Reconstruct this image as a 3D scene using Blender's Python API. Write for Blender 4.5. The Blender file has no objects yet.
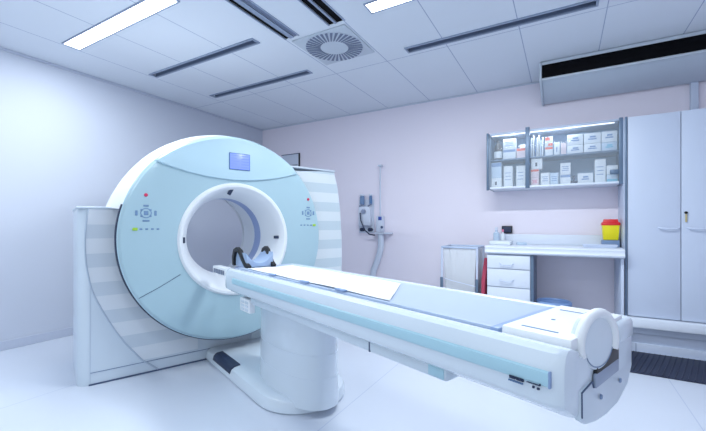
import bpy, bmesh, math, random
from mathutils import Vector, Matrix
from math import sin, cos, pi, radians, atan2, sqrt
C = bpy.context.scene.collection
S = bpy.context.scene
random.seed(4)

# ---------------------------------------------------------------- camera
CAMZ = 1.14
TH = radians(29.963)
cam = bpy.data.cameras.new('camera')
cam.sensor_width = 36.0
cam.lens = 366.0 / 706.0 * 36.0
cam.shift_y = 0.01346
co = bpy.data.objects.new('camera', cam)
C.objects.link(co)
co.location = (0, 0, CAMZ)
co.rotation_euler = (pi / 2, 0, TH)
S.camera = co
S.view_settings.view_transform = 'Standard'
S.view_settings.look = 'None'
S.view_settings.gamma = 1.0
S.view_settings.use_curve_mapping = False
S.view_settings.exposure = 0.36

# ---------------------------------------------------------------- world
w = bpy.data.worlds.new('world')
S.world = w
w.use_nodes = True
w.node_tree.nodes['Background'].inputs[0].default_value = (0.83, 0.93, 1.0, 1)
w.node_tree.nodes['Background'].inputs[1].default_value = 0.44

# ---------------------------------------------------------------- lights
def area(name, loc, size, power, col, rot=(0, 0, 0)):
    l = bpy.data.lights.new(name, 'AREA')
    l.shape = 'RECTANGLE'
    l.size, l.size_y = size
    l.energy = power
    l.color = col
    o = bpy.data.objects.new(name, l)
    C.objects.link(o)
    o.location = loc
    o.rotation_euler = rot
    return o
COOL = (0.92, 0.98, 1.0)
# soft fill added at the open side behind the camera, no real source
area('fill_light', (-1.2, -1.9, 1.7), (5.0, 2.2), 14, (0.90, 0.97, 1.0), (radians(90), 0, 0))

# ---------------------------------------------------------------- materials
def mat(name, col, rough=0.4, metal=0.0, vary=0.03, vscale=6.0, bump=0.0, bscale=60.0, spec=0.5, alpha=None,
        emit=None, coat=0.0, trans=0.0):
    m = bpy.data.materials.new(name)
    m.use_nodes = True
    nt = m.node_tree
    b = nt.nodes['Principled BSDF']
    b.inputs['Base Color'].default_value = (*col, 1)
    b.inputs['Roughness'].default_value = rough
    b.inputs['Metallic'].default_value = metal
    b.inputs['Specular IOR Level'].default_value = spec
    b.inputs['Coat Weight'].default_value = coat
    b.inputs['Transmission Weight'].default_value = trans
    tc = nt.nodes.new('ShaderNodeTexCoord')
    if vary:
        n = nt.nodes.new('ShaderNodeTexNoise')
        n.inputs['Scale'].default_value = vscale
        n.inputs['Detail'].default_value = 3
        nt.links.new(tc.outputs['Object'], n.inputs['Vector'])
        mx = nt.nodes.new('ShaderNodeMix')
        mx.data_type = 'RGBA'
        mx.inputs[6].default_value = (*[max(0, c * (1 - vary)) for c in col], 1)
        mx.inputs[7].default_value = (*[min(1, c * (1 + vary)) for c in col], 1)
        nt.links.new(n.outputs['Fac'], mx.inputs[0])
        nt.links.new(mx.outputs[2], b.inputs['Base Color'])
    if bump:
        n2 = nt.nodes.new('ShaderNodeTexNoise')
        n2.inputs['Scale'].default_value = bscale
        nt.links.new(tc.outputs['Object'], n2.inputs['Vector'])
        bp = nt.nodes.new('ShaderNodeBump')
        bp.inputs['Strength'].default_value = bump
        bp.inputs['Distance'].default_value = 0.01
        nt.links.new(n2.outputs['Fac'], bp.inputs['Height'])
        nt.links.new(bp.outputs[0], b.inputs['Normal'])
    if alpha is not None:
        b.inputs['Alpha'].default_value = alpha
    if emit:
        b.inputs['Emission Color'].default_value = (*emit[0], 1)
        b.inputs['Emission Strength'].default_value = emit[1]
    return m

def lin(r, g, b):
    f = lambda c: (c / 255 / 12.92) if c <= 10 else ((c / 255 + 0.055) / 1.055) ** 2.4
    return (f(r), f(g), f(b))

def stripes(name, c1, c2, period, phase, duty, rough=0.3):
    """horizontal bands printed on plastic, by height"""
    m = mat(name, c1, rough, vary=0)
    nt = m.node_tree
    b = nt.nodes['Principled BSDF']
    tc = nt.nodes.new('ShaderNodeTexCoord')
    sp = nt.nodes.new('ShaderNodeSeparateXYZ')
    nt.links.new(tc.outputs['Object'], sp.inputs[0])
    a = nt.nodes.new('ShaderNodeMath'); a.operation = 'SUBTRACT'
    nt.links.new(sp.outputs[2], a.inputs[0]); a.inputs[1].default_value = phase
    d = nt.nodes.new('ShaderNodeMath'); d.operation = 'DIVIDE'
    nt.links.new(a.outputs[0], d.inputs[0]); d.inputs[1].default_value = period
    f = nt.nodes.new('ShaderNodeMath'); f.operation = 'FRACT'
    nt.links.new(d.outputs[0], f.inputs[0])
    l = nt.nodes.new('ShaderNodeMath'); l.operation = 'LESS_THAN'
    nt.links.new(f.outputs[0], l.inputs[0]); l.inputs[1].default_value = duty
    mx = nt.nodes.new('ShaderNodeMix'); mx.data_type = 'RGBA'
    mx.inputs[6].default_value = (*c1, 1); mx.inputs[7].default_value = (*c2, 1)
    nt.links.new(l.outputs[0], mx.inputs[0])
    nt.links.new(mx.outputs[2], b.inputs['Base Color'])
    return m

def grid_mat(name, col, joint, px, py, ox, oy, wx, rough, vary=0.03, jy=True, bump=0.0):
    """surface with thin joint lines at a regular spacing"""
    m = mat(name, col, rough, vary=vary, vscale=1.5, bump=bump, bscale=40)
    nt = m.node_tree
    b = nt.nodes['Principled BSDF']
    src = b.inputs['Base Color'].links[0].from_socket
    tc = nt.nodes.new('ShaderNodeTexCoord')
    sp = nt.nodes.new('ShaderNodeSeparateXYZ')
    nt.links.new(tc.outputs['Object'], sp.inputs[0])
    facs = []
    for k, (p, o) in enumerate(((px, ox), (py, oy))):
        if k == 1 and not jy: continue
        a = nt.nodes.new('ShaderNodeMath'); a.operation = 'SUBTRACT'
        nt.links.new(sp.outputs[k], a.inputs[0]); a.inputs[1].default_value = o - wx / 2
        d = nt.nodes.new('ShaderNodeMath'); d.operation = 'DIVIDE'
        nt.links.new(a.outputs[0], d.inputs[0]); d.inputs[1].default_value = p
        f = nt.nodes.new('ShaderNodeMath'); f.operation = 'FRACT'
        nt.links.new(d.outputs[0], f.inputs[0])
        l = nt.nodes.new('ShaderNodeMath'); l.operation = 'LESS_THAN'
        nt.links.new(f.outputs[0], l.inputs[0]); l.inputs[1].default_value = wx / p
        facs.append(l.outputs[0])
    fac = facs[0]
    if len(facs) == 2:
        x = nt.nodes.new('ShaderNodeMath'); x.operation = 'MAXIMUM'
        nt.links.new(facs[0], x.inputs[0]); nt.links.new(facs[1], x.inputs[1])
        fac = x.outputs[0]
    mx = nt.nodes.new('ShaderNodeMix'); mx.data_type = 'RGBA'
    nt.links.new(fac, mx.inputs[0]); nt.links.new(src, mx.inputs[6])
    mx.inputs[7].default_value = (*joint, 1)
    nt.links.new(mx.outputs[2], b.inputs['Base Color'])
    return m

M = {}
M['wall_side'] = mat('painted_wall', lin(206, 213, 228), 0.7, vary=0.012, vscale=1.2, bump=0.03)
M['wall_back'] = mat('lilac_wall', lin(240, 234, 246), 0.7, vary=0.012, vscale=1.2, bump=0.03)
M['ceiling'] = grid_mat('ceiling_tiles', lin(224, 231, 241), lin(164, 177, 202), 0.594, 3.0, -3.88, 3.285, 0.007, 0.8, 0.02)
M['floor'] = grid_mat('vinyl_floor', lin(212, 220, 234), lin(192, 203, 224), 1.85, 50.0, 0.67, 20.0, 0.006, 0.26, 0.035, jy=False, bump=0.015)
M['base'] = mat('grey_lilac_skirting', lin(198, 206, 224), 0.5)
M['white'] = mat('white_gloss_plastic', lin(214, 226, 238), 0.24, vary=0.008, coat=0.25)
M['white2'] = mat('warm_white_plastic', lin(236, 241, 247), 0.35, vary=0.008)
M['cover'] = mat('pale_grey_plastic', lin(206, 219, 232), 0.3, vary=0.008)
M['blue'] = mat('pale_blue_plastic', lin(172, 202, 214), 0.30, vary=0.01, coat=0.2)
M['blue2'] = mat('lighter_blue_plastic', lin(184, 214, 228), 0.30, vary=0.01, coat=0.2)
M['strip'] = mat('cyan_trim', lin(168, 206, 222), 0.3, vary=0.02)
M['tunnel'] = mat('tunnel_window', lin(150, 170, 215), 0.3, vary=0.01)
M['dark'] = mat('dark_blue_rubber', lin(38, 52, 80), 0.5)
M['black'] = mat('black_plastic', lin(12, 14, 22), 0.45)
M['blackvoid'] = mat('black_slot', lin(6, 7, 12), 0.7, spec=0.1)
M['seam'] = mat('seam_grey', lin(120, 142, 176), 0.5, vary=0)
M['seaml'] = mat('seam_light', lin(182, 196, 214), 0.5, vary=0)
M['seamd'] = mat('seam_dark', lin(66, 84, 118), 0.5, vary=0)
M['marks'] = mat('print_blue_grey', lin(88, 124, 168), 0.5, vary=0)
M['slotgrey'] = mat('slot_grey_metal', lin(150, 164, 188), 0.4, metal=0.1)
M['slotdark'] = mat('slot_dark_metal', lin(112, 124, 150), 0.4, metal=0.1)
M['stripeL'] = stripes('striped_cover_left', lin(224, 232, 241), lin(206, 218, 230), 0.207, 0.63, 0.48)
M['stripeR'] = stripes('striped_cover_right', lin(226, 236, 242), lin(204, 220, 229), 0.198, 0.69, 0.49)
M['pad'] = mat('grey_blue_vinyl', lin(172, 188, 212), 0.45, vary=0.02, bump=0.03)
M['cushion'] = mat('blue_cushion_vinyl', lin(160, 182, 214), 0.45, vary=0.02)
M['padedge'] = mat('blue_vinyl_edge', lin(140, 164, 204), 0.4, vary=0.02)
M['cradle'] = mat('pale_blue_carbon', lin(190, 206, 232), 0.35, vary=0.01)
M['paper'] = mat('white_paper_sheet', lin(238, 242, 248), 0.8, vary=0.01, bump=0.15, bscale=8)
M['cab'] = mat('cabinet_white_laminate', lin(202, 213, 233), 0.4, vary=0.01)
M['cabw'] = mat('desk_white_laminate', lin(226, 234, 247), 0.35, vary=0.01)
M['cabdark'] = mat('aluminium_blue_grey', lin(104, 124, 148), 0.35, metal=0.3)
M['cabin'] = mat('cabinet_interior', lin(150, 182, 216), 0.5, vary=0.03)
M['handle'] = mat('handle_plastic', lin(214, 224, 244), 0.3)
M['red'] = mat('red_plastic', lin(222, 34, 40), 0.4)
M['yellow'] = mat('yellow_plastic', lin(240, 226, 20), 0.4)
M['green'] = mat('green_button', lin(168, 214, 70), 0.4, vary=0)
M['redlamp'] = mat('red_button', lin(216, 50, 96), 0.4, vary=0)
M['screen'] = mat('lcd_screen', lin(60, 80, 190), 0.3, vary=0.05, emit=(lin(140, 164, 255), 0.72))
M['lcdtext'] = mat('lcd_text', lin(96, 118, 228), 0.3, vary=0, emit=(lin(104, 128, 240), 0.6))
M['lamp'] = mat('lamp_diffuser', (1, 1, 1), 0.5, vary=0, emit=((0.93, 0.97, 1.0), 7.0))
M['tube'] = mat('cabinet_light_strip', (1, 1, 1), 0.5, vary=0, emit=((0.85, 0.93, 1.0), 1.1))
M['acbody'] = mat('aircon_body', lin(198, 208, 220), 0.45, vary=0.01)
M['mat'] = mat('black_rubber_mat', lin(40, 48, 72), 0.6, vary=0.1, vscale=30)
M['bag'] = mat('translucent_liner', lin(232, 236, 242), 0.4, vary=0.05, alpha=0.72)
M['bin'] = mat('blue_bin_plastic', lin(140, 174, 226), 0.35, alpha=0.8)
M['pipe'] = mat('wall_pipe_plastic', lin(208, 218, 234), 0.4)
M['chrome'] = mat('brushed_metal', lin(150, 158, 178), 0.3, metal=0.8)
M['bottle'] = mat('brown_glass', lin(34, 32, 34), 0.4, vary=0.02)
M['clear'] = mat('clear_plastic_bottle', lin(186, 206, 228), 0.2)
M['pink'] = mat('pink_print', lin(226, 130, 160), 0.5)
M['orange'] = mat('orange_print', lin(232, 100, 70), 0.5)
M['boxw'] = mat('white_carton', lin(226, 234, 242), 0.6, vary=0.03)
M['boxb'] = mat('pale_blue_carton', lin(196, 216, 236), 0.6, vary=0.03)
M['boxp'] = mat('pinkish_carton', lin(230, 214, 222), 0.6, vary=0.03)
M['print'] = mat('carton_print_blue', lin(120, 150, 196), 0.6)
M['printc'] = mat('carton_print_cyan', lin(110, 190, 220), 0.6)
M['foil'] = mat('striped_wrappers', lin(206, 214, 222), 0.4, vary=0.2, vscale=40)
M['greybase'] = mat('blue_grey_plastic', lin(120, 144, 180), 0.4)
M['mount'] = mat('wall_box_plastic', lin(214, 222, 238), 0.4)
M['flask'] = mat('blue_grey_flask', lin(120, 148, 186), 0.25)
M['bluelab'] = mat('blue_label', lin(60, 86, 170), 0.4)
M['redbag'] = mat('red_cloth', lin(176, 60, 90), 0.7)
M['gold'] = mat('brass_tag', lin(190, 176, 130), 0.4)
M['keys'] = mat('keypad_print', lin(116, 148, 186), 0.5, vary=0)
M['text'] = mat('navy_lettering', lin(34, 50, 84), 0.5, vary=0)
g = bpy.data.materials.new('cabinet_glass'); g.use_nodes = True
gb = g.node_tree.nodes['Principled BSDF']
gb.inputs['Base Color'].default_value = (0.8, 0.9, 1, 1); gb.inputs['Roughness'].default_value = 0.05
gb.inputs['Alpha'].default_value = 0.14
M['glass'] = g

# ---------------------------------------------------------------- mesh helpers
class B:
    def __init__(s): s.bm = bmesh.new()
    def box(s, x0, x1, y0, y1, z0, z1, bev=0.0, seg=2):
        r = bmesh.ops.create_cube(s.bm, size=1)
        vs = r['verts']
        for v in vs:
            v.co = Vector(((x0 + x1) / 2 + v.co.x * (x1 - x0), (y0 + y1) / 2 + v.co.y * (y1 - y0), (z0 + z1) / 2 + v.co.z * (z1 - z0)))
        if bev:
            es = list({e for v in vs for e in v.link_edges})
            bmesh.ops.bevel(s.bm, geom=es, offset=bev, segments=seg, affect='EDGES', profile=0.5)
        return s
    def loft(s, rings, cap0=True, cap1=True, closed=True):
        R = [[s.bm.verts.new(p) for p in ring] for ring in rings]
        n = len(R[0])
        for a, b in zip(R, R[1:]):
            for i in range(n if closed else n - 1):
                j = (i + 1) % n
                s.bm.faces.new((a[i], a[j], b[j], b[i]))
        if cap0: s.bm.faces.new(R[0][::-1])
        if cap1: s.bm.faces.new(R[-1])
        return s
    def prism(s, poly, f0, f1):
        """poly: list of 2D points; f0,f1 map (u,v)->3D for both ends"""
        return s.loft([[f0(*p) for p in poly], [f1(*p) for p in poly]])
    def revolve(s, prof, fn, n=96, a0=0, a1=2 * pi):
        """prof list of tuples; fn(p, ang)->3D"""
        full = abs(a1 - a0 - 2 * pi) < 1e-6
        cnt = n if full else n + 1
        rings = [[fn(p, a0 + (a1 - a0) * k / n) for k in range(cnt)] for p in prof]
        s.loft(rings, False, False, closed=full)
        return s
    def cyl(s, p0, p1, r0, r1=None, n=20, cap=True):
        r1 = r0 if r1 is None else r1
        p0, p1 = Vector(p0), Vector(p1)
        d = (p1 - p0).normalized()
        u = d.orthogonal().normalized(); v = d.cross(u)
        rg = lambda p, r: [p + (u * cos(2 * pi * k / n) + v * sin(2 * pi * k / n)) * r for k in range(n)]
        return s.loft([rg(p0, r0), rg(p1, r1)], cap, cap)
    def tube(s, pts, r, n=10, closed=False):
        pts = [Vector(p) for p in pts]
        m = len(pts); rings = []
        prev = None
        for i, p in enumerate(pts):
            a = pts[i - 1] if (i > 0 or closed) else pts[0]
            b = pts[(i + 1) % m] if (i < m - 1 or closed) else pts[-1]
            d = (b - a).normalized()
            u = d.orthogonal().normalized() if prev is None else (prev - d * prev.dot(d)).normalized()
            prev = u; v = d.cross(u)
            rings.append([p + (u * cos(2 * pi * k / n) + v * sin(2 * pi * k / n)) * r for k in range(n)])
        if closed:
            rings.append(rings[0]); s.loft(rings, False, False)
            bmesh.ops.remove_doubles(s.bm, verts=s.bm.verts, dist=1e-6)
        else: s.loft(rings)
        return s
    def turn(s, prof, c=(0, 0), n=28):
        """lathe about a vertical axis; prof [(r,z)...]"""
        rings = [[Vector((c[0] + r * cos(2 * pi * k / n), c[1] + r * sin(2 * pi * k / n), z)) for k in range(n)] for r, z in prof]
        return s.loft(rings)
    def bevel(s, off, seg=2, ang=35):
        bmesh.ops.recalc_face_normals(s.bm, faces=s.bm.faces)
        es = [e for e in s.bm.edges if len(e.link_faces) == 2 and e.calc_face_angle(0) > radians(ang)]
        bmesh.ops.bevel(s.bm, geom=es, offset=off, segments=seg, affect='EDGES', profile=0.5, clamp_overlap=True)
        return s
    def obj(s, name, m, parent=None, org=(0, 0, 0), smooth=True, label=None):
        bmesh.ops.recalc_face_normals(s.bm, faces=s.bm.faces)
        if any(org): bmesh.ops.translate(s.bm, verts=s.bm.verts, vec=-Vector(org))
        me = bpy.data.meshes.new(name)
        if smooth:
            for f in s.bm.faces: f.smooth = True
            for e in s.bm.edges:
                if len(e.link_faces) == 2 and e.calc_face_angle(0) > radians(32): e.smooth = False
        s.bm.to_mesh(me); s.bm.free()
        me.materials.append(M[m])
        o = bpy.data.objects.new(name, me)
        C.objects.link(o)
        if parent: o.parent = parent
        if label: o['label'] = label
        return o

def thing(name, label, cat, loc=(0, 0, 0), rz=0, group=None):
    o = bpy.data.objects.new(name, None)
    C.objects.link(o); o.location = loc; o.rotation_euler = (0, 0, rz)
    o.empty_display_size = 0.1
    o['label'] = label; o['category'] = cat
    if group: o['group'] = group
    return o
def tag(o, label, cat, group=None):
    o['label'] = label; o['category'] = cat
    if group: o['group'] = group
    return o
def struct(o): o['kind'] = 'structure'; return o
def place(o, loc, rz=0): o.location = loc; o.rotation_euler = (0, 0, rz); return o

# ---------------------------------------------------------------- room
XL, XR, YB, YF, HC = -4.42, 2.4, 4.60, -2.0, 2.75
struct(B().box(XL - .1, XR + .1, YF, YB + .1, -0.1, 0).obj('floor', 'floor', smooth=False))
# ceiling built around its recessed slots: tiles above, recesses are cut by boxes left open
slots = [(-3.83, -2.33, 2.30, 2.38), (-3.80, -2.31, 3.05, 3.13), (-1.25, 0.21, 3.12, 3.21)]
lamps = [(-3.84, -2.40, 1.52, 1.655), (-1.26, 0.20, 2.35, 2.475), (-3.84, -2.40, -0.1, 0.035), (-1.26, 0.20, 0.3, 0.425)]
blacks = [(-2.085, -2.045, 0.4, 2.46), (-2.0, -1.955, 0.4, 2.46), (-1.635, -1.585, 0.4, 2.46), (-1.565, -1.50, 0.4, 2.46)]
holes = slots + lamps + blacks
def ceiling():
    xs = sorted({XL - .1, XR + .1, *[h[0] for h in holes], *[h[1] for h in holes]})
    ys = sorted({YF, YB + .1, *[h[2] for h in holes], *[h[3] for h in holes]})
    b = B()
    V = {}
    def v(x, y):
        if (x, y) not in V: V[(x, y)] = b.bm.verts.new((x, y, HC))
        return V[(x, y)]
    kept = []
    for i in range(len(xs) - 1):
        for j in range(len(ys) - 1):
            mx, my = (xs[i] + xs[i + 1]) / 2, (ys[j] + ys[j + 1]) / 2
            if any(h[0] < mx < h[1] and h[2] < my < h[3] for h in holes): continue
            b.bm.faces.new((v(xs[i], ys[j]), v(xs[i], ys[j + 1]), v(xs[i + 1], ys[j + 1]), v(xs[i + 1], ys[j])))
    r = bmesh.ops.extrude_face_region(b.bm, geom=list(b.bm.faces))
    for e in r['geom']:
        if isinstance(e, bmesh.types.BMVert): e.co.z += 0.10
    return b
struct(ceiling().obj('ceiling', 'ceiling', smooth=False))
struct(B().box(XL - .1, XL, YF, YB + .1, 0, HC).obj('wall_left', 'wall_side', smooth=False))
struct(B().box(XL, XR, YB, YB + .1, 0, HC).obj('wall_back', 'wall_back', smooth=False))
struct(B().box(XR, XR + .1, YF, YB + .1, 0, HC).obj('wall_right', 'wall_back', smooth=False))
struct(B().box(XL, XL + .012, YF, YB, 0, .085, .004).obj('baseboard_left', 'base', smooth=False))
struct(B().box(XL + .012, -0.72, YB - .012, YB, 0, .085, .004).obj('baseboard_back', 'base', smooth=False))
struct(B().box(XL, XL + .02, YF, YB, HC - .022, HC, .004).obj('trim_1', 'base', smooth=False))
struct(B().box(XL + .02, XR, YB - .016, YB, HC - .018, HC, .004).obj('trim_2', 'wall_side', smooth=False))
# vertical pipe boxing on the back wall above the tall cabinet
struct(B().box(1.03, 1.085, YB - .05, YB, 2.13, HC, .006).obj('trim_3', 'cab', smooth=False))
# ---------------------------------------------------------------- ceiling fittings
def ceiling_slot(h, lab):
    x0, x1, y0, y1 = h
    t = thing('ceiling_slot_diffuser', lab, 'ceiling vent', ((x0 + x1) / 2, (y0 + y1) / 2, HC), group='grey linear slots in the ceiling')
    L, W = (x1 - x0) / 2, (y1 - y0) / 2
    b = B()
    for s in (-1, 1):
        b.box(-L - .008, L + .008, s * W - .008, s * W + .008, -.010, .004)
        b.box(s * L - .008, s * L + .008, -W + .008, W - .008, -.010, .004)
    b.obj('frame', 'slotgrey', t)
    B().box(-L + .001, L - .001, -W + .001, W - .001, .035, .04).obj('back_plate', 'slotgrey', t)
    B().box(-L + .001, L - .001, W - .012, W - .004, .0, .034).obj('blade', 'slotdark', t)
    B().box(-L + .001, L - .001, -.006, .002, .010, .034).obj('blade', 'slotdark', t)
ceiling_slot(slots[0], 'grey linear ceiling slot nearer the lit lamp, left of the round vent')
ceiling_slot(slots[1], 'grey linear ceiling slot nearest the back left corner of the room')
ceiling_slot(slots[2], 'grey linear ceiling slot right of the round vent, above the air conditioner side')
def ceiling_light(h, lab):
    x0, x1, y0, y1 = h
    t = thing('ceiling_light', lab, 'ceiling light', ((x0 + x1) / 2, (y0 + y1) / 2, HC), group='recessed linear ceiling lights')
    L, W = (x1 - x0) / 2, (y1 - y0) / 2
    b = B()
    for s in (-1, 1):
        b.box(-L - .006, L + .006, s * W - .006, s * W + .006, -.008, .004)
        b.box(s * L - .006, s * L + .006, -W + .006, W - .006, -.008, .004)
    b.obj('frame', 'slotgrey', t)
    B().box(-L + .002, L - .002, -W + .002, W - .002, -.004, .03).obj('diffuser', 'lamp', t)
    o = area('lamp_light', ((x0 + x1) / 2, (y0 + y1) / 2, HC - .012), (x1 - x0, y1 - y0), (36 if x0 > -2 else 20) if y0 > 1 else 8, COOL)
labs = ['lit recessed linear ceiling light at upper left of the picture, long glowing bar',
        'lit recessed ceiling light whose end shows above the round vent at the top edge',
        'added unseen ceiling light behind the viewer on the left', 'added unseen ceiling light overhead on the right']  # last two are out of view, added to light the foreground
for h, l in zip(lamps, labs): ceiling_light(h, l)
def black_track(pair, lab):
    xs = [h for h in pair]
    x0, x1, y0, y1 = xs[0][0], xs[1][1], xs[0][2], xs[0][3]
    t = thing('ceiling_track', lab, 'ceiling vent', ((x0 + x1) / 2, (y0 + y1) / 2, HC), group='black double slots in the ceiling')
    cx, cy = (x0 + x1) / 2, (y0 + y1) / 2
    for h in pair:
        b = B()
        b.box(h[0] - cx + .001, h[1] - cx - .001, y0 - cy + .001, y1 - cy - .001, .003, .03)
        b.obj('slot', 'slotdark' if h is blacks[1] else 'blackvoid', t)
    b = B()
    b.box(x0 - cx - .012, x0 - cx, y0 - cy, y1 - cy, -.006, .002)
    b.box(x1 - cx, x1 - cx + .012, y0 - cy, y1 - cy, -.006, .002)
    b.box(pair[0][1] - cx, pair[1][0] - cx, y0 - cy, y1 - cy, -.006, .002)
    b.obj('rail', 'slotgrey', t)
black_track(blacks[:2], 'black double slot track in the ceiling left of its twin, ending at the round vent')
black_track(blacks[2:], 'black double slot track in the ceiling on the right, ending at the round vent')

# round swirl diffuser on square plate
t = thing('swirl_diffuser', 'square white ceiling air diffuser with a round ring of swirl blades', 'ceiling vent', (-1.79, 2.77, HC))
b = B().box(-.27, .27, -.27, .27, -.012, -.001, .003)
b.obj('plate', 'ceiling_w' if 'ceiling_w' in M else 'acbody', t)
b = B()
b.revolve([(.262, -.0125), (.262, -.015), (.105, -.017), (.0, -.019)], lambda p, a: Vector((p[0] * cos(a) if p[0] else 0.0001 * cos(a), p[0] * sin(a) if p[0] else 0.0001 * sin(a), p[1])), 48)
b.obj('disc', 'acbody', t)
for k in range(36):
    a = 2 * pi * k / 36
    b = B()
    r0, r1 = .125, .254
    sk = .35
    q0 = Vector((r0 * cos(a), r0 * sin(a), -.0175)); q1 = Vector((r1 * cos(a + .12), r1 * sin(a + .12), -.0155))
    tn = Vector((-sin(a), cos(a), 0))
    wa, wb = .0045, .0120
    b.loft([[q0 - tn * wa, q0 + tn * wa, q1 + tn * wb, q1 - tn * wb],
            [p + Vector((0, 0, -.004)) for p in (q0 - tn * wa, q0 + tn * wa, q1 + tn * wb, q1 - tn * wb)]])
    b.obj('blade', 'slotdark', t)

# air conditioner under the ceiling
t = thing('air_conditioner', 'long white air conditioner with a black front grille hung under the ceiling', 'air conditioner', (-.205, 4.08, 2.45))
og = (-.205, 4.08, 2.45)
sec = [(4.075, 2.735), (4.075, 2.712), (4.085, 2.58), (4.11, 2.565), (4.50, 2.475), (4.585, 2.475), (4.585, 2.735)]
B().loft([[Vector((x, y, z)) for y, z in sec] for x in (-.19, 1.35)]).bevel(.006).obj('casing', 'acbody', t, og)
for x0, x1 in ((-.212, -.19), (1.35, 1.372)):
    sec2 = [(4.045, 2.745), (4.045, 2.575), (4.075, 2.555), (4.50, 2.462), (4.592, 2.462), (4.592, 2.742)]
    B().loft([[Vector((x, y, z)) for y, z in sec2] for x in (x0, x1)]).bevel(.008).obj('end_cover', 'acbody', t, og)
B().box(-.188, 1.348, 4.050, 4.080, 2.588, 2.712, .002).obj('grille', 'blackvoid', t, og)
B().box(-.19, 1.35, 4.047, 4.08, 2.712, 2.745, .006).obj('top_trim', 'acbody', t, og)
B().box(-.19, 1.35, 4.060, 4.09, 2.566, 2.588, .004).obj('air_flap', 'acbody', t, og)
B().box(.435, .441, 4.2, 4.44, 2.484, 2.49).obj('seam', 'seamd', t, og) if False else None
B().loft([[Vector((x, 4.16, 2.568)), Vector((x, 4.16, 2.572)), Vector((x, 4.17, 2.569)), Vector((x, 4.17, 2.563))] for x in (.98, 1.2)]).obj('badge', 'seamd', t, og)

# ---------------------------------------------------------------- scanner frame of reference
PH = radians(69.21)
AX = Vector((sin(PH), -cos(PH), 0)); SX = Vector((cos(PH), sin(PH), 0))
RZ = atan2(AX.y, AX.x)
def wl(a, s, z=0): return AX * a + SX * s + Vector((0, 0, z))
V3 = lambda a, s, z: Vector((a, s, z))
SC, ZC = 1.17, 1.037

GO = (-3.5, 1.2, 0)
gan = thing('ct_gantry', 'large round white and pale blue CT scanner gantry with open bore on the floor', 'CT scanner', wl(*GO), RZ)

def circ_pts(r, a0, a1, n, cs=SC, cz=ZC):
    return [(cs + r * cos(a0 + (a1 - a0) * k / n), cz + r * sin(a0 + (a1 - a0) * k / n)) for k in range(n + 1)]
RI = .80
# left cover outline (s,z)
aL = pi - math.asin((1.258 - ZC) / RI)
left = [(.125, .0), (.125, 1.258)] + circ_pts(RI, aL, 1.5 * pi, 40) + [(SC, 0.0)]
aR = math.asin((1.63 - ZC) / RI)
rout = [(2.42, 0), (2.447, .4), (2.460, .8), (2.458, 1.0), (2.438, 1.3), (2.400, 1.55), (2.355, 1.705), (2.33, 1.715)]
right = [(SC, .0)] + rout + [(1.78, 1.675)] + circ_pts(RI, aR, -.5 * pi, 40)
def cover(poly, name, m, a0=-3.86, a1=-3.19, bev=.05, rim=True):
    b = B()
    b.prism(poly, lambda s, z: V3(a0, s, z), lambda s, z: V3(a1, s, z))
    return b
def bevel_outer(b, test, off, seg=4):
    bmesh.ops.recalc_face_normals(b.bm, faces=b.bm.faces)
    es = [e for e in b.bm.edges if test(e.verts[0].co, e.verts[1].co)]
    bmesh.ops.bevel(b.bm, geom=es, offset=off, segments=seg, affect='EDGES', profile=0.5, clamp_overlap=True)
    return b
b = cover(left, 'c', 'cover')
bevel_outer(b, lambda p, q: p.y < .13 and q.y < .13 and abs(p.z - q.z) > .5 and p.x > -3.5, .075, 6)
bevel_outer(b, lambda p, q: p.z > 1.25 and q.z > 1.25 and abs(p.x - q.x) < .08 and min(p.x, q.x) > -3.3, .012, 2)
b.obj('side_cover', 'cover', gan, GO, label='left pale grey side cover')
b = cover(right, 'c', 'cover')
bevel_outer(b, lambda p, q: p.y > 2.3 and q.y > 2.3 and abs(p.x - q.x) < .01 and p.x > -3.5 and abs(p.z - q.z) > .05, .03, 3)
b.obj('side_cover', 'cover', gan, GO, label='right striped side cover')
# striped fascia left, between curved seam and ring
def smooth_curve(pts, n=6):
    out = []
    for i in range(len(pts) - 1):
        p0, p1, p2, p3 = pts[max(i - 1, 0)], pts[i], pts[i + 1], pts[min(i + 2, len(pts) - 1)]
        for k in range(n):
            t_ = k / n
            out.append(tuple(.5 * (2 * p1[c] + (p2[c] - p0[c]) * t_ + (2 * p0[c] - 5 * p1[c] + 4 * p2[c] - p3[c]) * t_ ** 2 + (3 * p1[c] - p0[c] - 3 * p2[c] + p3[c]) * t_ ** 3) for c in (0, 1)))
    return out + [pts[-1]]
curve = smooth_curve([(.186, 1.257), (.170, 1.063), (.172, .915), (.188, .779), (.218, .65), (.290, .48), (.385, .302), (.507, .13), (.538, .095)])
fas = curve[::-1] + circ_pts(.815, aL, 1.5 * pi - .30, 36)
fas += [(.93, .095)]
B().prism(fas, lambda s, z: V3(-3.195, s, z), lambda s, z: V3(-3.184, s, z)).obj('striped_fascia', 'stripeL', gan, GO, label='left striped fascia')
rf = [(1.40, .095)] + [(p[0] - .02, max(p[1], .095)) for p in rout[:-1]] + [(2.318, 1.703), (1.79, 1.665)] + circ_pts(.815, aR, -.5 * pi + .30, 36)
B().prism(rf, lambda s, z: V3(-3.195, s, z), lambda s, z: V3(-3.184, s, z)).obj('striped_fascia', 'stripeR', gan, GO, label='right striped fascia')
B().tube([V3(-3.186, s, z) for s, z in curve + [(.632, .012)]], .006, 8).obj('seam', 'seaml', gan, GO)
B().box(-3.20, -3.1865, .20, 2.36, .086, .090).obj('seam', 'seam', gan, GO)
B().box(-3.20, -3.1875, .197, .200, .01, 1.25).obj('seam', 'seaml', gan, GO)
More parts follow.
